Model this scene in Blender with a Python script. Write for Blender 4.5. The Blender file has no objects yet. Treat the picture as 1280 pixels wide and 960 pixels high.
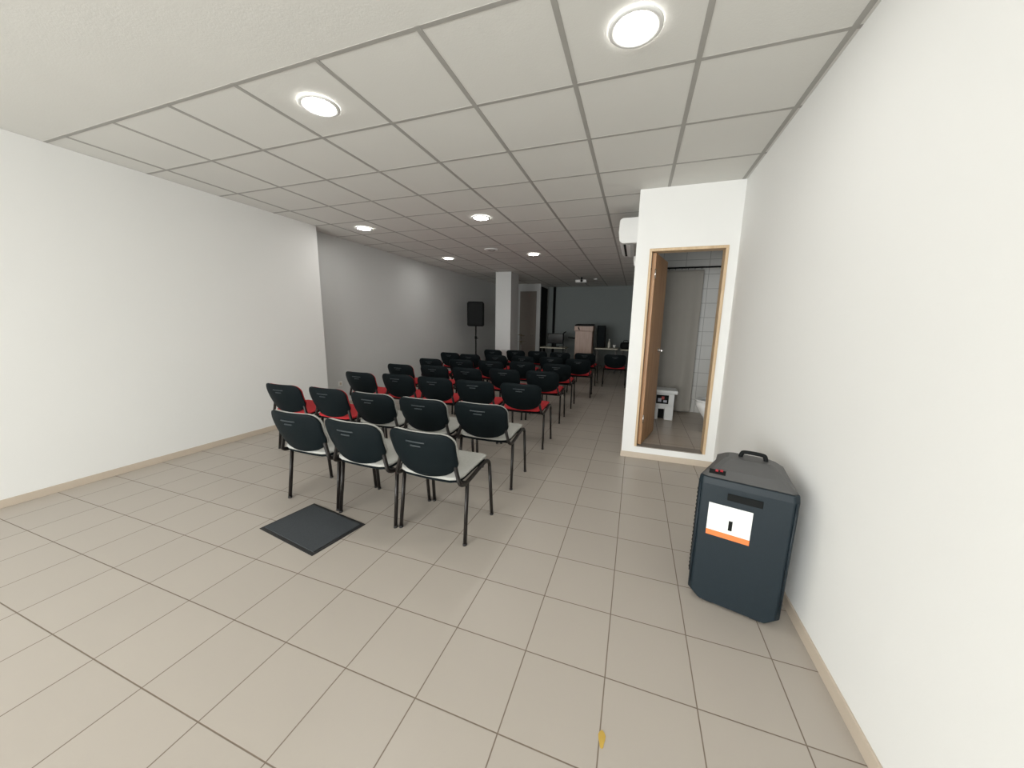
import bpy, math, random
from mathutils import Vector, Matrix, Quaternion
S = bpy.context.scene
COL = S.collection
random.seed(7)

# ------------------------------------------------------------------ camera
H = 1.40
CEIL = 2.685
R = ((0.94248201, -0.07284522, 0.32622267),
     (0.3338367, 0.15621846, -0.92959607),
     (0.01675463, 0.98503267, 0.17155149))
cam = bpy.data.cameras.new('camera')
camo = bpy.data.objects.new('camera', cam)
COL.objects.link(camo)
m = Matrix(R).to_4x4()
m.translation = (0, 0, H)
camo.matrix_world = m
cam.sensor_fit = 'HORIZONTAL'
cam.sensor_width = 36
cam.lens = 36 * 434.395 / 1280
cam.clip_start = 0.02
S.camera = camo

# ------------------------------------------------------------------ world, daylight, exposure
S.view_settings.view_transform = 'Standard'
S.view_settings.look = 'None'
S.view_settings.gamma = 1
S.view_settings.use_curve_mapping = False
S.view_settings.exposure = 0.0
w = bpy.data.worlds.new('world')
S.world = w
w.use_nodes = True
w.node_tree.nodes['Background'].inputs[0].default_value = (0.86, 0.93, 1.0, 1)
w.node_tree.nodes['Background'].inputs[1].default_value = 1.0

FRONT_Y = -4.2
def area(name, loc, rot, sx, sy, power, color):
    l = bpy.data.lights.new(name, 'AREA')
    l.shape = 'RECTANGLE'; l.size = sx; l.size_y = sy
    l.energy = power; l.color = color
    o = bpy.data.objects.new(name, l)
    o.location = loc; o.rotation_euler = rot
    COL.objects.link(o)
    return o
# daylight of the street outside the glazed shopfront behind the camera
area('shopfront_daylight', (-2.2, FRONT_Y - 0.25, 1.45), (math.radians(90), 0, 0), 4.0, 2.3, 470, (0.985, 1.0, 0.985))

# ------------------------------------------------------------------ materials
def new_mat(name):
    mt = bpy.data.materials.new(name); mt.use_nodes = True
    return mt, mt.node_tree.nodes, mt.node_tree.links, mt.node_tree.nodes['Principled BSDF']
def mat(name, col, rough=0.6, metal=0.0, noise=0.06, scale=12, bump=0.0, spec=0.5, bscale=None):
    mt, n, l, p = new_mat(name)
    p.inputs['Roughness'].default_value = rough
    p.inputs['Metallic'].default_value = metal
    p.inputs['Specular IOR Level'].default_value = spec
    tc = n.new('ShaderNodeTexCoord')
    nz = n.new('ShaderNodeTexNoise'); nz.inputs['Scale'].default_value = scale
    nz.inputs['Detail'].default_value = 4
    l.new(tc.outputs['Object'], nz.inputs['Vector'])
    mx = n.new('ShaderNodeMix'); mx.data_type = 'RGBA'
    mx.inputs[6].default_value = (*[c * (1 - noise) for c in col], 1)
    mx.inputs[7].default_value = (*[min(1, c * (1 + noise)) for c in col], 1)
    l.new(nz.outputs['Fac'], mx.inputs[0])
    l.new(mx.outputs[2], p.inputs['Base Color'])
    if bump:
        nb = n.new('ShaderNodeTexNoise'); nb.inputs['Scale'].default_value = bscale or scale * 8
        l.new(tc.outputs['Object'], nb.inputs['Vector'])
        b = n.new('ShaderNodeBump'); b.inputs['Strength'].default_value = bump
        b.inputs['Distance'].default_value = 0.002
        l.new(nb.outputs['Fac'], b.inputs['Height'])
        l.new(b.outputs['Normal'], p.inputs['Normal'])
    return mt
def srgb(r, g, b):
    return tuple(((c / 255 + .055) / 1.055) ** 2.4 if c > 10 else c / 255 / 12.92 for c in (r, g, b))

def tile_mat(name, col, grout, ox, oy, px, py, gw, rough, axes='XY', soft=0.0012, var=0.03):
    """square tiles with thin joints, laid in object space"""
    mt, n, l, p = new_mat(name)
    tc = n.new('ShaderNodeTexCoord')
    sp = n.new('ShaderNodeSeparateXYZ'); l.new(tc.outputs['Object'], sp.inputs[0])
    def M(op, a, b=None, c=None):
        q = n.new('ShaderNodeMath'); q.operation = op
        for i, v in enumerate((a, b, c)):
            if v is None: continue
            if isinstance(v, (int, float)): q.inputs[i].default_value = v
            else: l.new(v, q.inputs[i])
        return q.outputs[0]
    masks, cells = [], []
    for ax, o_, pi_ in ((axes[0], ox, px), (axes[1], oy, py)):
        t = M('DIVIDE', M('SUBTRACT', sp.outputs[ax], o_), pi_)
        fl = M('FLOOR', t); cells.append(fl)
        fr = M('SUBTRACT', t, fl)
        d = M('MULTIPLY', M('MINIMUM', fr, M('SUBTRACT', 1.0, fr)), pi_)
        mr = n.new('ShaderNodeMapRange'); mr.interpolation_type = 'SMOOTHSTEP'
        l.new(d, mr.inputs[0])
        mr.inputs[1].default_value = gw / 2 - soft; mr.inputs[2].default_value = gw / 2 + soft
        mr.inputs[3].default_value = 1; mr.inputs[4].default_value = 0
        masks.append(mr.outputs[0])
    g = M('MAXIMUM', masks[0], masks[1])
    cb = n.new('ShaderNodeCombineXYZ'); l.new(cells[0], cb.inputs[0]); l.new(cells[1], cb.inputs[1])
    wn = n.new('ShaderNodeTexWhiteNoise'); l.new(cb.outputs[0], wn.inputs['Vector'])
    nz = n.new('ShaderNodeTexNoise'); nz.inputs['Scale'].default_value = 5; nz.inputs['Detail'].default_value = 5
    l.new(tc.outputs['Object'], nz.inputs['Vector'])
    f = M('ADD', M('MULTIPLY', wn.outputs['Value'], 0.5), M('MULTIPLY', nz.outputs['Fac'], 0.5))
    mx = n.new('ShaderNodeMix'); mx.data_type = 'RGBA'
    mx.inputs[6].default_value = (*[c * (1 - var) for c in col], 1)
    mx.inputs[7].default_value = (*[c * (1 + var) for c in col], 1)
    l.new(f, mx.inputs[0])
    m2 = n.new('ShaderNodeMix'); m2.data_type = 'RGBA'
    l.new(g, m2.inputs[0]); l.new(mx.outputs[2], m2.inputs[6]); m2.inputs[7].default_value = (*grout, 1)
    l.new(m2.outputs[2], p.inputs['Base Color'])
    rr = M('ADD', rough, M('MULTIPLY', g, 0.4)); l.new(rr, p.inputs['Roughness'])
    b = n.new('ShaderNodeBump'); b.inputs['Strength'].default_value = 0.35; b.inputs['Distance'].default_value = 0.0015
    l.new(M('SUBTRACT', 1.0, g), b.inputs['Height']); l.new(b.outputs['Normal'], p.inputs['Normal'])
    return mt

def emit_mat(name, col, strength):
    mt = bpy.data.materials.new(name); mt.use_nodes = True
    n = mt.node_tree.nodes; p = n['Principled BSDF']
    p.inputs['Base Color'].default_value = (.8, .8, .8, 1)
    p.inputs['Emission Color'].default_value = (*col, 1)
    p.inputs['Emission Strength'].default_value = strength
    return mt

def glass_mat():
    mt = bpy.data.materials.new('window_glass'); mt.use_nodes = True
    n = mt.node_tree.nodes; l = mt.node_tree.links; n.clear()
    o = n.new('ShaderNodeOutputMaterial'); t = n.new('ShaderNodeBsdfTransparent')
    g = n.new('ShaderNodeBsdfGlossy'); g.inputs['Roughness'].default_value = .02
    mx = n.new('ShaderNodeMixShader'); mx.inputs[0].default_value = 0.06
    l.new(t.outputs[0], mx.inputs[1]); l.new(g.outputs[0], mx.inputs[2]); l.new(mx.outputs[0], o.inputs[0])
    return mt

def wood_mat(name, c1, c2, rough=.45):
    mt, n, l, p = new_mat(name)
    tc = n.new('ShaderNodeTexCoord'); mp = n.new('ShaderNodeMapping')
    mp.inputs['Scale'].default_value = (14, 14, 0.9)
    l.new(tc.outputs['Object'], mp.inputs[0])
    nz = n.new('ShaderNodeTexNoise'); nz.inputs['Scale'].default_value = 2.2; nz.inputs['Detail'].default_value = 6
    nz.inputs['Distortion'].default_value = .6
    l.new(mp.outputs[0], nz.inputs['Vector'])
    r = n.new('ShaderNodeValToRGB')
    r.color_ramp.elements[0].position = .3; r.color_ramp.elements[0].color = (*c1, 1)
    r.color_ramp.elements[1].position = .7; r.color_ramp.elements[1].color = (*c2, 1)
    l.new(nz.outputs['Fac'], r.inputs[0]); l.new(r.outputs[0], p.inputs['Base Color'])
    p.inputs['Roughness'].default_value = rough
    return mt

M_FLOOR = tile_mat('beige_floor_tile', (0.41, 0.370, 0.325), (0.155, 0.12, 0.09), -0.018, 0.913, 0.334, 0.3305, 0.0044, 0.38)
M_BATHFLOOR = tile_mat('bathroom_floor_tile', (0.44, 0.375, 0.31), (0.16, 0.10, 0.08), 0, 0, 0.334, 0.334, 0.004, 0.3)
M_BATHTILE = tile_mat('white_wall_tile', (0.62, 0.61, 0.58), (0.30, 0.29, 0.27), 0.0, 0.13, 0.30, 0.20, 0.006, 0.2, axes='XZ')
M_BATHTILE_S = tile_mat('white_wall_tile_side', (0.62, 0.61, 0.58), (0.30, 0.29, 0.27), 0.0, 0.13, 0.30, 0.20, 0.006, 0.2, axes='YZ')
M_CTILE = mat('ceiling_tile', (0.70, 0.695, 0.66), .9, noise=.03, scale=2, bump=.25, bscale=120)
M_TBAR = mat('ceiling_tee_bar', (0.37, 0.36, 0.335), .6)
M_WHITE = mat('white_wall_paint', (0.80, 0.80, 0.78), .75, noise=.015, scale=1.5, bump=.1, bscale=90)
M_LGREY = mat('light_grey_wall_paint', (0.60, 0.61, 0.60), .75, noise=.02, scale=1.5, bump=.1, bscale=90)
M_GREY = mat('grey_back_wall_paint', (0.235, 0.26, 0.255), .8, noise=.02, scale=1.5)
M_SKIRT = mat('beige_skirting_tile', (0.55, 0.47, 0.38), .35, noise=.05, scale=4)
M_DOOR = wood_mat('oak_door', (0.32, 0.165, 0.075), (0.46, 0.26, 0.125))
M_FRAMEW = wood_mat('pale_oak_frame', (0.52, 0.37, 0.22), (0.66, 0.50, 0.32))
M_SHELL = mat('blue_black_plastic', (0.0055, 0.009, 0.0105), .55, spec=.08, noise=.08, scale=30, bump=.15, bscale=400)
M_RIDGE = mat('glossy_grip_plastic', (0.03, 0.04, 0.045), .3, spec=.6)
M_TUBE = mat('black_painted_tube', (0.011, 0.009, 0.008), .32, spec=.35, noise=.05)
M_FGREY = mat('light_grey_fabric', (0.40, 0.40, 0.375), .95, noise=.10, scale=60, bump=.5, bscale=600)
M_FRED = mat('red_fabric', (0.47, 0.020, 0.026), .95, noise=.12, scale=60, bump=.5, bscale=600)
M_RUBBER = mat('black_rubber', (0.015, 0.015, 0.015), .7)
M_BLACK = mat('matt_black', (0.009, 0.010, 0.010), .6, spec=.1)
M_CAB = mat('speaker_cabinet_paint', (0.010, 0.018, 0.024), .45, spec=.3, noise=.15, scale=80, bump=.3, bscale=500)
M_CABTOP = mat('speaker_control_panel', (0.085, 0.085, 0.085), .45)
M_CHROME = mat('brushed_steel', (0.6, 0.58, 0.55), .25, metal=1)
M_WPLASTIC = mat('white_plastic', (0.78, 0.78, 0.76), .35, noise=.02)
M_CERAMIC = mat('white_ceramic', (0.82, 0.82, 0.80), .12, noise=.01)
M_CURTAIN = mat('grey_curtain_cloth', (0.38, 0.355, 0.315), .9, noise=.05, scale=5)
M_BROWNPANEL = mat('taupe_door_panel', (0.22, 0.19, 0.165), .6)
M_GLASS = glass_mat()
M_ALU = mat('grey_aluminium', (0.35, 0.35, 0.35), .4, metal=.7)
M_ORANGE = mat('orange_print', (0.80, 0.20, 0.05), .5)
M_PAPER = mat('white_label_paper', (0.80, 0.82, 0.80), .5, noise=.02)
M_MATTOP = mat('dark_grey_mat_pile', (0.040, 0.046, 0.052), .95, noise=.25, scale=90, bump=.8, bscale=300)
M_LECTERN = wood_mat('pinkish_wood', (0.36, 0.245, 0.19), (0.47, 0.33, 0.265))
M_TABLETOP = mat('pale_laminate', (0.50, 0.47, 0.37), .4)
M_SCREEN = mat('dark_screen', (0.010, 0.014, 0.015), .12)
M_BRASS = mat('cymbal_brass', (0.30, 0.24, 0.14), .3, metal=.9)
M_LAMP = emit_mat('led_diffuser', (1.0, 0.985, 0.95), 68.0)
M_YELLOW = mat('dry_yellow_leaf', (0.50, 0.33, 0.06), .7, noise=.25)

# ------------------------------------------------------------------ mesh helpers
class MB:
    def __init__(s): s.v = []; s.f = []; s.m = []; s.sm = []
    def add(s, vs, fs, mi=0, smooth=False):
        b = len(s.v); s.v += [tuple(v) for v in vs]
        for f in fs: s.f.append([b + i for i in f]); s.m.append(mi); s.sm.append(smooth)
        return s
    def box(s, x0, y0, z0, x1, y1, z1, mi=0):
        v = [(x0,y0,z0),(x1,y0,z0),(x1,y1,z0),(x0,y1,z0),(x0,y0,z1),(x1,y0,z1),(x1,y1,z1),(x0,y1,z1)]
        f = [(0,3,2,1),(4,5,6,7),(0,1,5,4),(1,2,6,5),(2,3,7,6),(3,0,4,7)]
        return s.add(v, f, mi)
    def tube(s, pts, r, n=10, mi=0, r2=None, smooth_path=True, sub=6):
        P = [Vector(p) for p in pts]
        if smooth_path and len(P) > 2:
            Q = []
            for i in range(len(P) - 1):
                p0 = P[max(i-1, 0)]; p1 = P[i]; p2 = P[i+1]; p3 = P[min(i+2, len(P)-1)]
                for k in range(sub):
                    t = k / sub
                    Q.append(0.5*((2*p1)+(p2-p0)*t+(2*p0-5*p1+4*p2-p3)*t*t+(3*p1-p0-3*p2+p3)*t**3))
            Q.append(P[-1]); P = Q
        r2 = r2 or r
        vs, fs = [], []
        T = [(P[min(i+1, len(P)-1)] - P[max(i-1, 0)]).normalized() for i in range(len(P))]
        ref = Vector((1, 0, 0))
        if abs(T[0].dot(ref)) > .9: ref = Vector((0, 1, 0))
        for i, p in enumerate(P):
            a = (ref - T[i] * ref.dot(T[i])).normalized(); b = T[i].cross(a); ref = a
            for k in range(n):
                an = 2 * math.pi * k / n
                vs.append(p + a * (r * math.cos(an)) + b * (r2 * math.sin(an)))
        for i in range(len(P) - 1):
            for k in range(n):
                fs.append((i*n+k, i*n+(k+1) % n, (i+1)*n+(k+1) % n, (i+1)*n+k))
        s.add(vs, fs, mi, True)
        b = len(s.v) - len(vs)
        s.f.append([b + k for k in reversed(range(n))]); s.m.append(mi); s.sm.append(False)
        s.f.append([b + (len(P)-1)*n + k for k in range(n)]); s.m.append(mi); s.sm.append(False)
        return s
    def lathe(s, prof, c=(0, 0, 0), n=32, mi=0, sx=1, sy=1, smooth=True, cap=True):
        vs, fs = [], []
        for (r, z) in prof:
            for k in range(n):
                a = 2 * math.pi * k / n
                vs.append((c[0] + sx*r*math.cos(a), c[1] + sy*r*math.sin(a), c[2] + z))
        for i in range(len(prof) - 1):
            for k in range(n):
                fs.append((i*n+k, i*n+(k+1) % n, (i+1)*n+(k+1) % n, (i+1)*n+k))
        s.add(vs, fs, mi, smooth)
        b = len(s.v) - len(vs)
        if cap:
            s.f.append([b + k for k in reversed(range(n))]); s.m.append(mi); s.sm.append(False)
            s.f.append([b + (len(prof)-1)*n + k for k in range(n)]); s.m.append(mi); s.sm.append(False)
        return s
    def prism(s, poly, a0, a1, axis='Y', mi=0):
        """poly: 2-D outline, extruded from a0 to a1 along the axis"""
        def P(u, v, a):
            return {'Y': (u, a, v), 'X': (a, u, v), 'Z': (u, v, a)}[axis]
        n = len(poly)
        vs = [P(u, v, a0) for u, v in poly] + [P(u, v, a1) for u, v in poly]
        fs = [tuple(range(n)), tuple(reversed(range(n, 2*n)))]
        fs += [(i, n+i, n+(i+1) % n, (i+1) % n) for i in range(n)]
        return s.add(vs, fs, mi)
    def build(s, name, mats, parent=None, loc=(0, 0, 0), rotz=0, bevel=0, seg=2):
        me = bpy.data.meshes.new(name)
        me.from_pydata(s.v, [], s.f)
        if not isinstance(mats, (list, tuple)): mats = [mats]
        for q in mats: me.materials.append(q)
        for i, p in enumerate(me.polygons):
            p.material_index = s.m[i]; p.use_smooth = s.sm[i]
        me.validate()
        import bmesh
        bm = bmesh.new(); bm.from_mesh(me); bmesh.ops.recalc_face_normals(bm, faces=bm.faces); bm.to_mesh(me); bm.free()
        me.update()
        o = bpy.data.objects.new(name, me); COL.objects.link(o)
        o.location = loc; o.rotation_euler = (0, 0, rotz)
        if parent: o.parent = parent
        if bevel:
            b = o.modifiers.new('bevel', 'BEVEL'); b.width = bevel; b.segments = seg
            b.limit_method = 'ANGLE'; b.angle_limit = math.radians(40)
        return o

def pad(halfw, y_of, v0, v1, r, t, n=22, mfun=None, rim=5.0, taper=0.0):
    """rounded cushion or shell: mfun(u, v, d) -> point, d across the thickness (-t/2..t/2)"""
    mb = MB(); nu = n; nv = n
    def sp(k, n_):      # denser near edges
        q = k / n_ * 2 - 1
        return math.copysign(abs(q) ** 0.65, q)
    front, back = [], []
    hgt = v1 - v0
    for j in range(nv + 1):
        q = sp(j, nv); v = v0 + hgt * (q + 1) / 2
        d = min(v - v0, v1 - v)
        rr = r
        wv = halfw - taper * (1 - (q + 1) / 2)
        wd = wv if d >= rr else wv - rr + math.sqrt(max(0, rr*rr - (rr - d)**2))
        for i in range(nu + 1):
            s_ = sp(i, nu); u = wd * s_
            e = max(abs(s_), abs(q))
            th = t / 2 * max(0.12, (1 - e ** rim)) ** 0.5
            front.append(mfun(u, v, th)); back.append(mfun(u, v, -th))
    N = (nu + 1) * (nv + 1); fs = []
    I = lambda i, j: j * (nu + 1) + i
    for j in range(nv):
        for i in range(nu):
            fs.append((I(i,j), I(i+1,j), I(i+1,j+1), I(i,j+1)))
            fs.append((N+I(i,j), N+I(i,j+1), N+I(i+1,j+1), N+I(i+1,j)))
    ring = [I(i, 0) for i in range(nu)] + [I(nu, j) for j in range(nv)] + [I(i, nv) for i in range(nu, 0, -1)] + [I(0, j) for j in range(nv, 0, -1)]
    for k in range(len(ring)):
        a, b = ring[k], ring[(k+1) % len(ring)]
        fs.append((a, N + a, N + b, b))
    mb.add(front + back, fs, 0, True)
    return mb

def empty(name, loc=(0, 0, 0), rotz=0, label=None, cat=None, group=None):
    o = bpy.data.objects.new(name, None); COL.objects.link(o)
    o.empty_display_size = .1
    o.location = loc; o.rotation_euler = (0, 0, rotz)
    return tag(o, label, cat, group)
def tag(o, label=None, cat=None, group=None, kind=None):
    if label: o['label'] = label
    if cat: o['category'] = cat
    if group: o['group'] = group
    if kind: o['kind'] = kind
    return o
def struct(name, mb, mats, label=None, parent=None, **k):
    o = mb.build(name, mats, parent, **k)
    if not parent: o['kind'] = 'structure'
    if label: o['label'] = label; o['category'] = name.split('_')[0]
    return o
def copy_tree(o, parent=None):
    c = o.copy(); COL.objects.link(c)
    if parent: c.parent = parent
    for ch in list(o.children): copy_tree(ch, c)
    return c

# ------------------------------------------------------------------ the room
XL, XLB, XR, YB, YP = -4.30, -4.52, 0.82, 12.4, 3.80
PX0 = -0.06                       # left face of the bathroom block
fl = MB().box(-4.75, FRONT_Y - .15, -.1, 1.9, YB + .2, 0)
struct('floor', fl, M_FLOOR, 'beige square floor tiles with thin dark joints')

# ceiling: tiles and tee bars
cb = MB().box(-4.75, FRONT_Y - .15, CEIL + .0015, 1.9, YB + .2, CEIL + .1, 0)
x = -0.411 - 0.602 * 8
while x < 1.8:
    if x > -4.6: cb.box(x - .013, FRONT_Y if x > -.5 else 1.532, CEIL - .0008, x + .013, YB, CEIL + .003, 1)
    x += .602
y = 1.543 - .59 * 7
while y < YB:
    if y > FRONT_Y: cb.box(-4.55 if y > 1.5 else -.424, y - .011, CEIL - .0002, 1.8, y + .011, CEIL + .003, 1)
    y += .59
struct('ceiling', cb, [M_CTILE, M_TBAR], 'suspended ceiling of off-white square panels in a grey grid')

struct('wall_left', MB().box(XLB - .2, 3.92, 0, XLB, YB + .15, CEIL), M_LGREY, 'long light grey left wall behind the chairs')
struct('wall_left_front', MB().box(XLB - .2, FRONT_Y - .1, 0, XL, 3.92, CEIL), M_WHITE, 'pale wall section stepping out at the left edge')
struct('wall_right', MB().box(XR, FRONT_Y - .1, 0, XR + .18, YP, CEIL), M_WHITE, 'bright white right wall beside the black trolley speaker')
struct('wall_back', MB().box(XLB - .2, YB, 0, 1.9, YB + .15, CEIL), M_GREY, 'dark blue-grey back wall of the room')
struct('wall_bathroom_side', MB().box(PX0, YP + .10, 0, PX0 + .10, YB, CEIL), M_WHITE, 'white side wall of the bathroom block')

# bathroom front wall with door opening (x .11 - .70, z .13 - 2.11)
DX0, DX1, DZ0, DZ1 = 0.090, 0.716, 0.13, 2.112
wf = MB()
wf.box(PX0, YP, 0, DX0 - .01, YP + .10, CEIL)
wf.box(DX1 + .01, YP, 0, XR + .18, YP + .10, CEIL)
wf.box(DX0 - .01, YP, DZ1 + .01, DX1 + .01, YP + .10, CEIL)
wf.box(DX0 - .01, YP, 0, DX1 + .01, YP + .10, DZ0 - .005)
struct('wall_bathroom_front', wf, M_WHITE, 'bright white wall around the bathroom doorway')
struct('baseboard_bathroom', MB().box(PX0 - .008, YP - .009, 0, XR, YP, .062).box(PX0 - .009, YP, 0, PX0, YB, .062), M_SKIRT, 'low beige skirting under the bathroom doorway', bevel=.002)
struct('baseboard_right', MB().box(XR - .009, FRONT_Y, 0, XR, YP - .009, .062), M_SKIRT, bevel=.002)
struct('baseboard_left', MB().box(XLB, 3.92, 0, XLB + .009, YB, .062).box(XL, FRONT_Y, 0, XL + .009, 3.92, .062), M_SKIRT, bevel=.002)
# bathroom interior
struct('floor_bathroom', MB().box(PX0 + .10, YP + .10, 0, 1.6, 5.75, DZ0), M_BATHFLOOR, 'raised brownish bathroom floor behind the doorway')
struct('wall_bathroom_back', MB().box(PX0 + .10, 5.70, DZ0, 1.6, 5.80, CEIL), M_BATHTILE, 'pale tiled wall at the back of the bathroom')
struct('wall_bathroom_right', MB().box(1.5, YP + .10, DZ0, 1.6, 5.70, CEIL), M_BATHTILE_S)
struct('wall_block_right', MB().box(1.6, YP, 0, 1.75, YB, CEIL), M_WHITE)
# door_1: pale frame, open leaf, handle
d1 = empty('door_1', (DX0, YP, DZ0)); d1['kind'] = 'structure'
tag(d1, 'oak bathroom door standing open inwards in a pale wood frame', 'door')
fr = MB()
W_ = DX1 - DX0; Hh = DZ1 - DZ0
fr.box(-.024, -.012, 0, 0, .115, Hh); fr.box(W_, -.012, 0, W_ + .026, .115, Hh); fr.box(-.024, -.012, Hh, W_ + .026, .115, Hh + .026)
fr.build('door_frame', M_FRAMEW, d1, bevel=.003)
MB().box(0, -.004, -.004, W_, .12, .004).build('threshold', mat('threshold_stone', (.26, .23, .2), .5), d1)
leaf_ang = math.radians(76)
lf = MB().box(0, 0, .012, .61, .038, Hh - .006).build('door_leaf', M_DOOR, d1, loc=(.042, .035, 0), rotz=leaf_ang, bevel=.002)
hd = MB().lathe([(.024, 0), (.024, .006)], (0, 0, 0), 20)
hd.v = [(vx, -vz, vy) for vx, vy, vz in hd.v]
hd.tube([(0, -.004, 0), (0, -.045, 0), (-.012, -.055, 0), (-.11, -.055, 0)], .008)
h = hd.build('door_handle', M_CHROME, lf, loc=(.49, 0, 1.0))
for hz in (.25, Hh - .25):
    MB().lathe([(.007, 0), (.007, .09)], (0, 0, 0), 12).build('hinge', M_CHROME, lf, loc=(-.003, -.003, hz))

# pillar
struct('pillar', MB().box(-3.49, 8.55, 0, -3.07, 9.15, CEIL), mat('pillar_paint', (0.62, 0.63, 0.62), .75, noise=.015, scale=1.5), 'bright white square pillar rising behind the chairs', bevel=.004)
# recessed closet block at the back left with its tall panel
rb = MB().box(XLB, 11.3, 0, -3.03, YB, CEIL)
struct('wall_closet', rb, M_LGREY, 'grey wall block behind the white pillar')
dd = MB().box(-3.72, 11.27, .0, -3.16, 11.3, 2.45)
d2 = struct('door_2', dd, M_BROWNPANEL, 'tall taupe panel door behind the white pillar', bevel=.004)
MB().tube([(-3.22, 11.27, 1.03), (-3.22, 11.23, 1.03), (-3.30, 11.22, 1.03)], .009).build('door_handle', M_CHROME, d2)
struct('door_3', MB().box(-3.03, 11.36, 0, -3.005, 12.15, 2.6), M_BLACK, 'painted shade panel on the right side of the wall block')  # black sheet that paints in the shade on the block's side face
struct('trim_1', MB().lathe([(.042, 0), (.042, CEIL)], (-2.80, YB - .07, 0), 18), M_BLACK, 'dark vertical pipe running up the back wall')

# glazed shopfront behind the camera
sf = MB()
sf.box(XL, FRONT_Y - .12, 2.55, XR, FRONT_Y, CEIL); sf.box(XL, FRONT_Y - .12, 0, XR, FRONT_Y, .12)
struct('wall_front', sf, M_WHITE, 'shopfront wall behind the viewer')
n = 4; ww = (XR - XL) / n
for i in range(n):
    x0 = XL + ww * i; x1 = x0 + ww
    f_ = MB()
    f_.box(x0, FRONT_Y - .09, .12, x0 + .04, FRONT_Y - .03, 2.55); f_.box(x1 - .04, FRONT_Y - .09, .12, x1, FRONT_Y - .03, 2.55)
    f_.box(x0 + .04, FRONT_Y - .09, .12, x1 - .04, FRONT_Y - .03, .16); f_.box(x0 + .04, FRONT_Y - .09, 2.51, x1 - .04, FRONT_Y - .03, 2.55)
    wo = struct('window_%d' % (i + 1), f_, M_ALU)
    MB().box(x0 + .04, FRONT_Y - .063, .16, x1 - .04, FRONT_Y - .057, 2.51).build('window_pane', M_GLASS, wo)

# ------------------------------------------------------------------ ceiling lights
def downlight():
    t = empty('ceiling_light')
    MB().lathe([(.088, -.004), (.092, -.009), (.108, -.010), (.116, -.004), (.116, -.0005)], n=40, cap=False).build('trim_ring', M_WPLASTIC, t)
    MB().lathe([(.0, -.0062), (.06, -.0060), (.0885, -.005)], n=40, cap=False).build('diffuser', M_LAMP, t)
    return t
LP = [(-.10, 1.835, 'round lit ceiling light nearest the camera, above the aisle'),
      (-1.915, 1.835, 'large lit round ceiling light at the upper left edge'),
      (-1.915, 4.195, 'lit round ceiling light in the second row, middle of the ceiling'),
      (-3.72, 4.195, 'lit round ceiling light nearest the top of the left wall'),
      (-1.915, 6.555, 'small lit round ceiling light farthest along the middle'),
      (-3.72, 6.555, 'small lit ceiling light far back near the left wall'),
      (-.10, -.525, 'round lit ceiling light added unseen behind the viewer, over the aisle'),  # this and the next are added out of view to even the floor light
      (-1.915, -.525, 'round lit ceiling light added unseen behind the viewer, left of the aisle')]
p0 = downlight()
for i, (x, y, lb) in enumerate(LP):
    o = p0 if i == 0 else copy_tree(p0)
    o.location = (x, y, CEIL - .0012); tag(o, lb, 'ceiling light', 'round downlights in the panel ceiling')
v = empty('ceiling_vent', (-2.52, 5.965, CEIL - .0012), 0, 'small round air vent in a ceiling panel between the lights', 'vent')
MB().lathe([(.06, -.012), (.11, -.014), (.13, -.006), (.13, -.0005)], n=32).build('vent_rim', M_WPLASTIC, v)
for k, r_ in enumerate((.055, .035)):
    MB().lathe([(r_, -.018 - .004*k), (r_ + .012, -.020 - .004*k), (r_ + .016, -.0122)], n=28, cap=False).build('vent_cone', M_TBAR, v)
sd = empty('smoke_detector', (-1.18, 10.3, CEIL), 0, 'tiny round smoke detector on the ceiling right of the projector', 'smoke detector')
MB().lathe([(.03, -.045), (.045, -.04), (.055, -.02), (.055, -.006)], n=24).build('detector_body', M_WPLASTIC, sd)

# ------------------------------------------------------------------ air conditioner on the block's side wall
ac = empty('air_conditioner', (PX0, 4.3, 2.31), 0, 'white split air conditioner high on the wall beside the bathroom', 'air conditioner')
prof = [(0, .0), (0, .27), (-.17, .27), (-.20, .25), (-.208, .12), (-.195, .03), (-.165, .0)]
b_ = MB().prism(prof, 0, .84, 'Y'); b_.build('casing', M_WPLASTIC, ac, bevel=.008, seg=3)
MB().box(-.150, .06, -.003, -.126, .78, .002).build('air_outlet', M_BLACK, ac)
MB().prism([(-.122, -.001), (-.118, -.004), (-.075, -.016), (-.078, -.018)], .07, .77, 'Y').build('louvre', M_WPLASTIC, ac)
MB().box(-.040, .03, -.004, -.012, .80, .001).build('drain_slot', M_TBAR, ac)
MB().tube([(-.03, .80, .0), (-.03, .83, -.05), (-.018, .84, -.12)], .018).build('hose', M_WPLASTIC, ac)

# ------------------------------------------------------------------ bathroom things
def curt(u, v_, d):
    return (u, .022 * math.sin(u * 26) * (0.35 + .65 * (1 - (v_ - .15) / 2.1)) + d, v_)
cu = empty('shower_curtain', (.50, 5.60, 0), 0, 'plain grey curtain hanging at the back of the bathroom', 'curtain')
pad(.33, None, .15, 2.178, .004, .008, 40, curt, rim=20).build('cloth', M_CURTAIN, cu)
for k in range(8):
    rg = MB(); rg.tube([(.0, .014*math.cos(a), .014*math.sin(a)) for a in [q*math.pi/6 for q in range(13)]], .0018, 6, smooth_path=False)
    rg.build('curtain_ring', M_BLACK, cu, loc=(-.29 + k*.083, 0, 2.197))
rod = empty('curtain_rod', (0, 5.60, 2.212), 0, 'thin black rod across the bathroom above the grey curtain', 'curtain rod')
MB().tube([(.045, 0, 0), (1.495, 0, 0)], .011, 12, smooth_path=False).build('rod', M_BLACK, rod)
for xx in (.041, 1.483):
    fg = MB().lathe([(.028, 0), (.028, .012)], n=20); fg.v = [(z, y_, x_) for x_, y_, z in fg.v]
    fg.build('end_flange', M_BLACK, rod, loc=(xx, 0, 0))

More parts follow.
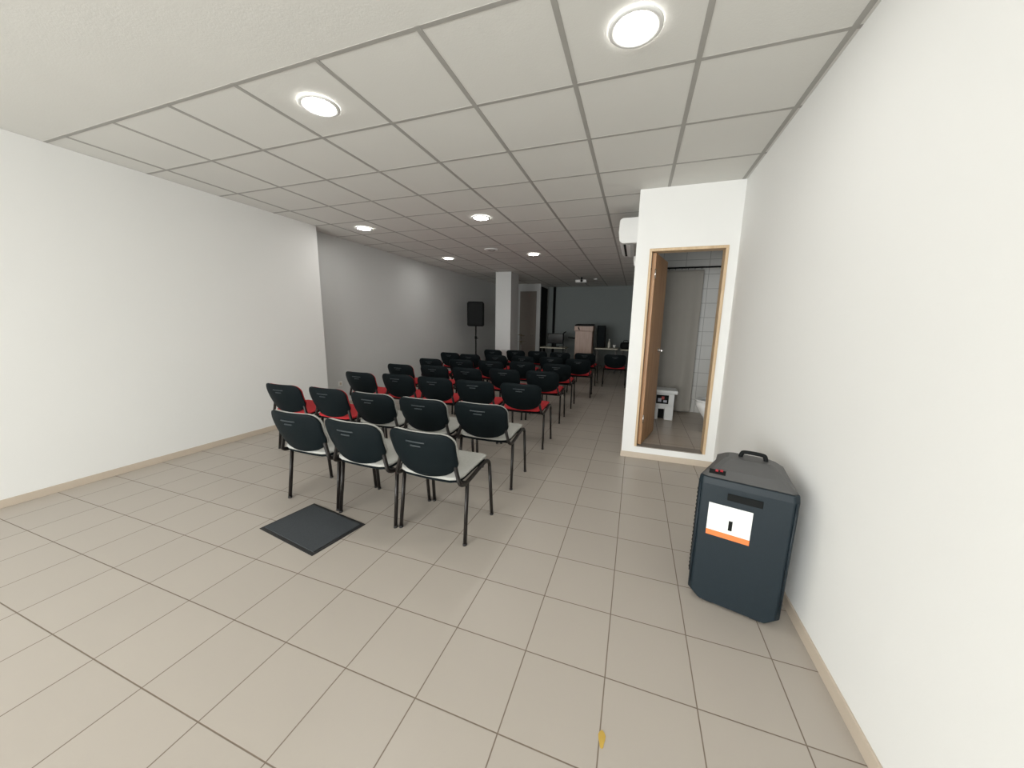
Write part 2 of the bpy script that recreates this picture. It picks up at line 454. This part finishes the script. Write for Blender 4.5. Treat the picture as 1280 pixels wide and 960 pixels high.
st = empty('plastic_stool', (.445, 5.16, DZ0), 0, 'white plastic stool with a dark picture sticker inside the bathroom', 'stool')
s_ = MB()
s_.box(-.125, -.10, .19, .105, .12, .365)                    # hollow body, upper
s_.box(-.125, -.10, .0, -.085, .12, .19); s_.box(-.005, -.10, .0, .105, .12, .19); s_.box(-.085, -.098, .15, -.005, .12, .19)
s_.build('body', M_WPLASTIC, st, bevel=.008, seg=3)
MB().box(-.084, .0, .0, -.006, .1, .149).build('inner_box', M_BLACK, st)
MB().box(-.15, -.13, .366, .14, .15, .415).build('lid', M_WPLASTIC, st, bevel=.012, seg=3)
MB().box(-.12, -.1035, .225, .035, -.101, .345).build('sticker', M_BLACK, st)
pz = MB().box(-.1, -.1050, .25, -.055, -.1036, .30); pz.box(-.03, -.1050, .245, .015, -.1036, .275)
pz.build('sticker_print', mat('sticker_pale_print', (.45, .45, .5), .5), st)
MB().box(-.055, -.1050, .285, -.02, -.1036, .325).build('sticker_print', mat('sticker_red_print', (.4, .06, .05), .5), st)

to = empty('toilet', (.97, 4.62, DZ0), 0, 'white ceramic toilet bowl just inside the bathroom doorway at right', 'toilet')
MB().lathe([(.10, 0), (.105, .02), (.095, .10), (.11, .19), (.16, .27), (.185, .33), (.19, .385), (.175, .395), (.145, .385), (.12, .30), (.05, .25), (.0, .245)], n=40, sx=1.22, cap=False).build('bowl', M_CERAMIC, to)
sr = MB().lathe([(.135, .397), (.14, .41), (.185, .412), (.196, .402), (.19, .394)], n=40, sx=1.22, cap=False); sr.build('toilet_seat', M_WPLASTIC, to)
MB().box(.20, -.17, .34, .37, .17, .72).build('cistern', M_CERAMIC, to, bevel=.02, seg=3)
MB().box(.19, -.18, .722, .38, .18, .752).build('cistern_lid', M_CERAMIC, to, bevel=.008)
MB().box(.05, -.09, 0, .30, .09, .34).build('pedestal_back', M_CERAMIC, to, bevel=.03, seg=3)

# ------------------------------------------------------------------ chairs
def back_pt(off, zc=0.0):
    # u across, v height, d thickness; curved round the sitter, leaning back
    def f(u, v_, d):
        t = (v_ - .47) / .285
        y = -.258 - .080 * t + .85 * u * u + off + d - .012 * math.sin(math.pi * min(1, max(0, t)))
        return (u, y, v_ + .045 * (u / .22) ** 2 * max(0, 1 - max(0, t)) ** 1.5)
    return f
def seat_pt(off):
    def f(u, v_, d):      # v along y
        t = (v_ + .235) / .43
        z = .428 + .029 * math.sin(math.pi * .5 * t) + off + d + .18 * u * u * (1 - .4 * t)
        if t > .85: z -= .25 * (t - .85) ** 2 * 4
        return (u, v_, z)
    return f
SEAT_MESH = {}
def make_chair(fabric, dz=0.0):
    t = empty('stacking_chair')
    pad(.234, None, -.232, .192, .07, .040, 22, seat_pt(.012), rim=4).build('seat', fabric, t)
    pad(.226, None, -.222, .182, .065, .016, 18, seat_pt(-.014), rim=8).build('seat_shell', M_SHELL, t)
    pad(.240 - dz, None, .462, .758 - dz, .085, .030, 24, back_pt(.018), rim=5, taper=.012).build('backrest', fabric, t)
    sh = pad(.2415, None, .452, .758, .085, .024, 24, back_pt(-.003), rim=9, taper=.012)
    sho = sh.build('back_shell', M_SHELL, t)
    for k, (zz, hw) in enumerate(((.698, .066), (.672, .036))):
        sl = MB(); f = back_pt(-.004)
        sl.tube([tuple(f(u, zz, -.0125)) for u in (-hw, -hw/2, 0, hw/2, hw)], .0045, 8)
        sl.build('grip_ridge', M_RIDGE, sho)
    fb = MB()
    for sx in (-1, 1):
        fb.tube([(sx*.246, .168, .398), (sx*.247, .150, .432), (sx*.243, .110, .447), (sx*.243, .02, .438), (sx*.243, -.10, .416), (sx*.242, -.180, .408),
                 (sx*.236, -.228, .428), (sx*.222, -.232, .475), (sx*.206, -.232, .54), (sx*.200, -.240, .60)], .012, 10, r2=.0145)
    for yy, zz in ((.08, .422), (-.14, .397)):
        fb.tube([(-.24, yy, zz), (.24, yy, zz)], .0095, 10, smooth_path=False)
    fb.build('frame', M_TUBE, t)
    for sx in (-1, 1):
        for (a, b) in (((sx*.246, .168, .400), (sx*.251, .200, .0)), ((sx*.243, -.150, .402), (sx*.251, -.200, .0))):
            A = Vector(a); B = Vector(b)
            lg = MB().tube([A, A.lerp(B, .5), B + Vector((0, 0, .004))], .0115, 12, r2=.0145, smooth_path=False).build('leg', M_TUBE, t)
            c = A.lerp(B, .93)
            c = A.lerp(B, .965); MB().tube([c, B], .0128, 12, r2=.0155, smooth_path=False).build('rubber_foot', M_RUBBER, lg)
    return t
gchair = make_chair(M_FGREY); rchair = make_chair(M_FRED, .005)
used = {'g': False, 'r': False}
K = 1.076
ORD = ['first', 'second', 'third', 'fourth', 'fifth', 'sixth', 'seventh']
ROWN = ['nearest row', 'second row', 'third row', 'fourth row', 'fifth row', 'sixth row', 'farthest row']
# each chair: x, y of the back's top edge (measured at .81 m and scaled), turn in degrees
rows = [
 ([(-1.104, 1.582, -2.5), (-1.600, 1.585, -2), (-2.100, 1.61, -1)], 'ggg'),
 ([(-1.08, 2.33, 0), (-1.578, 2.30, -1), (-2.083, 2.31, 0), (-2.610, 2.34, -1), (-3.12, 2.31, 0)], 'gggrr'),
 ([(-1.075, 3.30, 0), (-1.582, 3.28, 1), (-2.080, 3.29, 0), (-2.578, 3.30, -1), (-3.082, 3.25, -2)], 'rrrrr'),
 ([(-1.11, 4.32, 1), (-1.63, 4.29, -1), (-2.13, 4.18, 0), (-2.65, 4.20, 1), (-3.165, 4.12, -2)], 'rrrrr'),
 ([(-1.11, 5.20, 2), (-1.69, 5.26, -1), (-2.19, 5.15, 0), (-2.70, 5.10, 1), (-3.22, 5.0, -2)], 'rrrrr'),
 ([(-.93, 6.15, 3), (-1.46, 6.30, -2), (-1.98, 6.2, 0), (-2.50, 6.15, 1), (-3.01, 6.05, -1), (-3.53, 6.2, -2)], 'rrrrrr'),
 ([(-.37, 7.45, 3), (-1.00, 7.5, -1), (-1.53, 7.45, 1), (-2.05, 7.5, 0), (-2.56, 7.48, 1), (-3.07, 7.36, -1)], 'rrrrrr'),
]
for ri, (row, kinds) in enumerate(rows):
    for ci, ((x, y, a), kd) in enumerate(zip(row, kinds)):
        src = gchair if kd == 'g' else rchair
        o = src if not used[kd] else copy_tree(src)
        used[kd] = True
        a = math.radians(a)
        bx, by = x * K, y * K
        o.location = (bx - math.sin(a) * .31, by + math.cos(a) * .31, 0)
        o.rotation_euler = (0, 0, a)
        colr = 'light grey' if kd == 'g' else 'red'
        tag(o, 'black-backed chair with %s seat, %s from the aisle in the %s' % (colr, ORD[ci], ROWN[ri]), 'chair', 'stacking chairs set out in rows')

# ------------------------------------------------------------------ door mat
mt_ = empty('door_mat', (-1.997, 1.612, 0), math.radians(-8.5), 'dark grey floor mat with black rubber border, left of nearest chairs', 'mat')
MW, MH = .575, .385
MB().box(-MW/2, -MH/2, 0, MW/2, MH/2, .005).build('rubber_border', M_RUBBER, mt_, bevel=.002)
MB().box(-MW/2 + .022, -MH/2 + .022, .0052, MW/2 - .022, MH/2 - .022, .0095).build('pile', M_MATTOP, mt_, bevel=.001)

# fallen leaf / scrap on the floor
lv = MB(); pts = []
for k in range(14):
    a = 2*math.pi*k/14; pts.append((.011*math.cos(a)*(1+.25*math.sin(3*a)), .028*math.sin(a)))
lv.prism(pts, 0.0005, .0022, 'Z')
tag(lv.build('leaf', M_YELLOW, None, loc=(-.010, 1.02, 0), rotz=.05), 'small yellow scrap lying on the bare floor tiles', 'leaf')

# ------------------------------------------------------------------ wall socket
so = empty('wall_socket', (XLB, 4.36, .38), 0, 'white socket low on the left wall near the corner', 'socket')
MB().box(.0, -.042, -.042, .011, .042, .042).build('cover_plate', M_WPLASTIC, so, bevel=.003)
sk = MB().lathe([(.02, 0), (.02, .002)], n=20); sk.v = [(z, y_, x_) for x_, y_, z in sk.v]
sk.build('socket_hole', M_SKIRT, so, loc=(.0112, 0, 0))

# ------------------------------------------------------------------ trolley speaker at the right
ANG = math.radians(-15)
ts = empty('trolley_speaker', (.345, 1.845, 0), ANG, 'black trolley loudspeaker with white and orange sticker by right wall', 'loudspeaker')
WS, DS = .40, .34
def loft(mb, secs, mi=0):
    """secs: list of (z, outline) with equal counts; closed loft"""
    vs, fs = [], []; n = len(secs[0][1])
    for z, pl in secs:
        for (x, y) in pl: vs.append((x, y, z))
    for i in range(len(secs) - 1):
        for k in range(n): fs.append((i*n+k, i*n+(k+1) % n, (i+1)*n+(k+1) % n, (i+1)*n+k))
    fs.append(tuple(reversed(range(n)))); fs.append(tuple(range((len(secs)-1)*n, len(secs)*n)))
    return mb.add(vs, fs, mi)
def ol(i0, i1, y0, y1, ch=.02):
    return [(i0+ch, y0), (i1-ch, y0), (i1, y0+ch), (i1, y1-ch), (i1-ch, y1), (i0+ch, y1), (i0, y1-ch), (i0, y0+ch)]
def olt(i, j):        # plan: wide face to the room, narrower towards the wall
    x0, x1 = i, WS - i
    return [(x0+.02, j), (x1-.02, j), (x1, j+.02), (x1-.05, DS-j-.02), (x1-.07, DS-j), (x0+.07, DS-j), (x0+.05, DS-j-.02), (x0, j+.02)]
bd = MB()
loft(bd, [(.012, olt(.045, .0)), (.050, olt(.004, .0)), (.642, olt(.0, .0)), (.675, olt(.004, .004))])
bd.build('cabinet', M_CAB, ts, bevel=.006, seg=3)
tp = MB(); loft(tp, [(.676, olt(.008, .010)), (.705, ol(.055, WS-.055, .07, DS-.03)), (.728, ol(.09, WS-.09, .15, DS-.045)), (.735, ol(.11, WS-.11, .18, DS-.06))])
tp.build('top_panel', M_CABTOP, ts, bevel=.004)
for xx in (.075, WS - .12): MB().box(xx, .015, 0, xx + .045, .045, .014).build('foot', M_RUBBER, ts, bevel=.003)
for xx in (.03, WS-.07):
    wh = MB().lathe([(.01, -.018), (.035, -.018), (.04, -.01), (.04, .01), (.035, .018), (.01, .018)], n=24)
    wh.v = [(z, y_, x_) for x_, y_, z in wh.v]
    wh.build('wheel', M_RUBBER, ts, loc=(xx + .05 if xx < .1 else xx - .01, DS - .06, .041))
gr = MB(); gr.box(.0, 0, .12, .005, .24, .61)
for k in range(21): gr.box(-.003, .004, .135 + k*.0222, .0, .236, .144 + k*.0222)
gr.build('grille', M_BLACK, ts, loc=(-.001, .045, 0), rotz=math.radians(-9.5))
for xx in (.012, WS - .012):
    MB().tube([(xx, .003, .09), (xx, .003, .64)], .004, 8, smooth_path=False).build('edge_strip', M_CAB, ts)
lab = MB().box(.058, -.003, .383, .238, -.0008, .550).build('sticker', M_PAPER, ts)
MB().box(.058, -.0045, .383, .238, -.0031, .410).build('sticker_band', M_ORANGE, lab)
MB().box(.148, -.0045, .43, .164, -.0031, .480).build('sticker_print', M_BLACK, lab)
hg = MB().box(.13, -.006, .582, .27, -.0008, .617); hg.build('side_grip', M_BLACK, ts, bevel=.006)
# controls on top
k1 = MB(); k1.box(-.035, -.012, 0, .035, .012, .008); k1 = k1.build('switch_plate', M_BLACK, ts, loc=(.075, .045, .690)); k1.rotation_euler = (math.radians(32), 0, 0)
k2 = MB(); k2.box(-.012, -.008, 0, .0, .002, .006); k2.box(.008, -.004, 0, .02, .006, .006); k2 = k2.build('switch', mat('red_switch', (.35, .02, .03), .4), ts, loc=(.078, .047, .700)); k2.rotation_euler = (math.radians(32), 0, 0)
hn = MB().tube([(.16, .235, .728), (.165, .235, .752), (.18, .235, .762), (.25, .235, .762), (.265, .235, .752), (.27, .235, .728)], .010, 10)
hn.build('carry_handle', M_BLACK, ts)

# ------------------------------------------------------------------ loudspeaker on stand at the left wall
def pa_stand(loc, label, hh):
    t = empty('speaker_stand', loc, 0, label, 'speaker stand')
    MB().tube([(0, 0, .10), (0, 0, hh)], .0175, 12, smooth_path=False).build('pole', M_BLACK, t)
    MB().lathe([(.03, 0), (.03, .07)], (0, 0, .98), 16).build('collar', M_BLACK, t)
    MB().lathe([(.03, 0), (.03, .05)], (0, 0, .52), 16).build('collar', M_BLACK, t)
    kb = MB().tube([(.03, 0, 1.0), (.065, 0, 1.0)], .010, 8, smooth_path=False); kb.build('knob', M_BLACK, t)
    for k in range(3):
        a = math.radians(30 + 120 * k); c, s2 = math.cos(a), math.sin(a)
        lg = MB().tube([(.02*c, .02*s2, .54), (.50*c, .50*s2, .012)], .011, 8, smooth_path=False)
        lg = lg.build('leg', M_BLACK, t)
        MB().tube([(.02*c, .02*s2, .16), (.25*c, .25*s2, .285)], .007, 8, smooth_path=False).build('brace', M_BLACK, t)
    return t
pa_stand((-3.99, 8.42, 0), 'black tripod stand carrying the loudspeaker by the left wall', 1.31)
sp_ = empty('loudspeaker', (-3.99, 8.42, 1.312), math.radians(22), 'black loudspeaker raised on a stand beside the white pillar', 'loudspeaker')
c_ = MB(); loft(c_, [(0, ol(-.19, .19, -.17, .17, .03)), (.03, ol(-.215, .215, -.19, .19, .04)), (.59, ol(-.215, .215, -.19, .19, .04)), (.625, ol(-.18, .18, -.17, .17, .03))])
c_.build('cabinet', M_BLACK, sp_, bevel=.012)
MB().box(-.185, -.200, .05, .185, -.191, .575).build('grille', M_BLACK, sp_, bevel=.004)

# ------------------------------------------------------------------ far end of the room
def table(x0, x1, y0, y1, z, label):
    t = empty('folding_table', ((x0+x1)/2, (y0+y1)/2, 0), 0, label, 'table', 'tables at the far end of the room')
    hx, hy = (x1-x0)/2, (y1-y0)/2
    MB().box(-hx, -hy, z - .035, hx, hy, z).build('tabletop', M_TABLETOP, t, bevel=.005)
    for sx in (-1, 1):
        for sy in (-1, 1):
            MB().tube([(sx*(hx-.06), sy*(hy-.06), 0), (sx*(hx-.06), sy*(hy-.06), z - .035)], .016, 10, smooth_path=False).build('leg', M_ALU, t)
    return t
table(-1.12, -.47, 10.5, 11.1, .73, 'pale-topped table right of the wooden lectern, against the dark wall')
table(-.40, .0 - .08, 10.6, 11.15, .71, 'pale-topped table partly hidden by the bathroom block')
table(-2.75, -1.98, 10.35, 10.9, .71, 'table under the black monitor, left of the lectern')
mo = empty('monitor', (-2.33, 10.6, .711), 0, 'black flat monitor on the table left of the lectern', 'monitor')
MB().box(-.245, -.02, .10, .245, .02, .415).build('bezel', M_BLACK, mo, bevel=.006)
MB().box(-.225, -.0225, .12, .225, -.0202, .395).build('screen', M_SCREEN, mo)
MB().box(-.03, -.01, .012, .03, .012, .10).build('stand_neck', M_BLACK, mo)
MB().box(-.12, -.08, 0, .12, .08, .012).build('stand_foot', M_BLACK, mo, bevel=.004)

ms = empty('microphone_stand', (-2.0, 10.18, 0), 0, 'thin black microphone stand right of the monitor', 'microphone stand')
MB().tube([(0, 0, .02), (0, 0, 1.15)], .012, 10, smooth_path=False).build('pole', M_BLACK, ms)
MB().lathe([(.13, 0), (.13, .012), (.03, .03)], n=24).build('base', M_BLACK, ms)
MB().tube([(0, 0, 1.15), (.07, -.02, 1.19)], .017, 10, smooth_path=False).build('microphone', M_BLACK, ms)

le = empty('lectern', (-1.43, 10.45, 0), 0, 'pinkish wooden lectern with black top before the back wall', 'lectern')
MB().box(-.245, -.20, .03, .245, .20, 1.22).build('body', M_LECTERN, le, bevel=.01)
MB().prism([(-.25, 1.222), (.22, 1.222), (.22, 1.385), (-.25, 1.36)], -.265, .265, 'X').build('upper_panel', M_LECTERN, le, bevel=.004)
MB().prism([(-.27, 1.362), (.24, 1.387), (.24, 1.425), (-.27, 1.40)], -.25, .25, 'X').build('top', M_BLACK, le, bevel=.004)
MB().prism([(-.17, 1.33), (-.14, 1.34), (-.10, 1.245), (-.135, 1.245)], -.2535, -.251, 'Y').build('emblem', M_BLACK, le)
MB().box(-.26, -.22, 0, .26, .22, .03).build('plinth', M_LECTERN, le, bevel=.004)
MB().tube([(-.25, -.1, 1.0), (-.46, -.15, 1.02)], .02, 10, smooth_path=False).build('bracket_arm', M_BLACK, le)

ls = empty('loudspeaker', (-.99, 10.95, .731), 0, 'dark upright loudspeaker on the table just right of the lectern', 'loudspeaker')
c2 = MB(); loft(c2, [(0, ol(-.115, .125, -.12, .12, .02)), (.63, ol(-.13, .125, -.13, .13, .02)), (.655, ol(-.12, .11, -.12, .12, .02))]); c2.build('cabinet', M_BLACK, ls, bevel=.008)
MB().box(-.10, -.136, .03, .10, -.131, .61).build('grille', M_SHELL, ls)
bo = empty('bottle', (-.735, 10.72, .731), 0, 'pale bottle standing on the table right of the lectern', 'bottle')
MB().lathe([(.035, 0), (.038, .02), (.038, .15), (.015, .20), (.013, .235)], n=20).build('bottle_body', mat('pale_bottle', (.62, .60, .52), .25), bo)
MB().lathe([(.016, .236), (.016, .262)], n=16).build('cap', M_WPLASTIC, bo)
cp = MB().lathe([(.0, .006), (.028, .004), (.030, 0), (.040, .10), (.037, .10), (.027, .012), (.0, .012)], n=20, cap=False)
tag(cp.build('cup', M_WPLASTIC, None, loc=(-.58, 10.62, .731)), 'small white cup on the table edge beside the pale bottle', 'cup')
bg = pad(.15, None, 0, .20, .07, .16, 14, lambda u, v_, d: (u, d, v_), rim=3)
bgo = empty('bag', (-.27, 10.8, .712), 0, 'dark soft bag on the table nearest the bathroom block', 'bag')
bg.build('bag_body', M_BLACK, bgo); MB().tube([(-.06, 0, .19), (-.05, 0, .25), (.05, 0, .25), (.06, 0, .19)], .007).build('bag_handle', M_BLACK, bgo)

cy = empty('cymbal_stand', (-3.33, 10.25, 0), 0, 'slim stand with two dark cymbals just right of the pillar', 'cymbal stand')
MB().tube([(0, 0, .1), (0, 0, 1.10)], .010, 10, smooth_path=False).build('pole', M_CHROME, cy)
for k in range(3):
    a = math.radians(90 + 120*k)
    MB().tube([(0, 0, .35), (.26*math.cos(a), .26*math.sin(a), .008)], .008, 8, smooth_path=False).build('leg', M_CHROME, cy)
for z_, r_, tl in ((1.055, .13, .16), (.86, .15, -.10)):
    c = MB().lathe([(.0, .018), (.025, .016), (.035, .006), (r_, -.004), (r_, -.006), (.03, .0)], n=32, cap=False).build('cymbal', M_BRASS, cy, loc=(0.0, 0, z_))
    c.rotation_euler = (0, tl, 0)

pj = empty('projector', (-1.52, 9.95, CEIL), 0, 'white projector hanging from the far end of the ceiling', 'projector')
MB().tube([(0, 0, -.004), (0, 0, -.075)], .02, 12, smooth_path=False).build('mount', M_BLACK, pj)
MB().box(-.15, -.11, -.155, .15, .12, -.075).build('casing', M_WPLASTIC, pj, bevel=.02, seg=3)
ln = MB().lathe([(.032, 0), (.034, .03)], n=20); ln.v = [(x_, -z, y_) for x_, y_, z in ln.v]
ln.build('lens', M_BLACK, pj, loc=(.02, -.11, -.115))
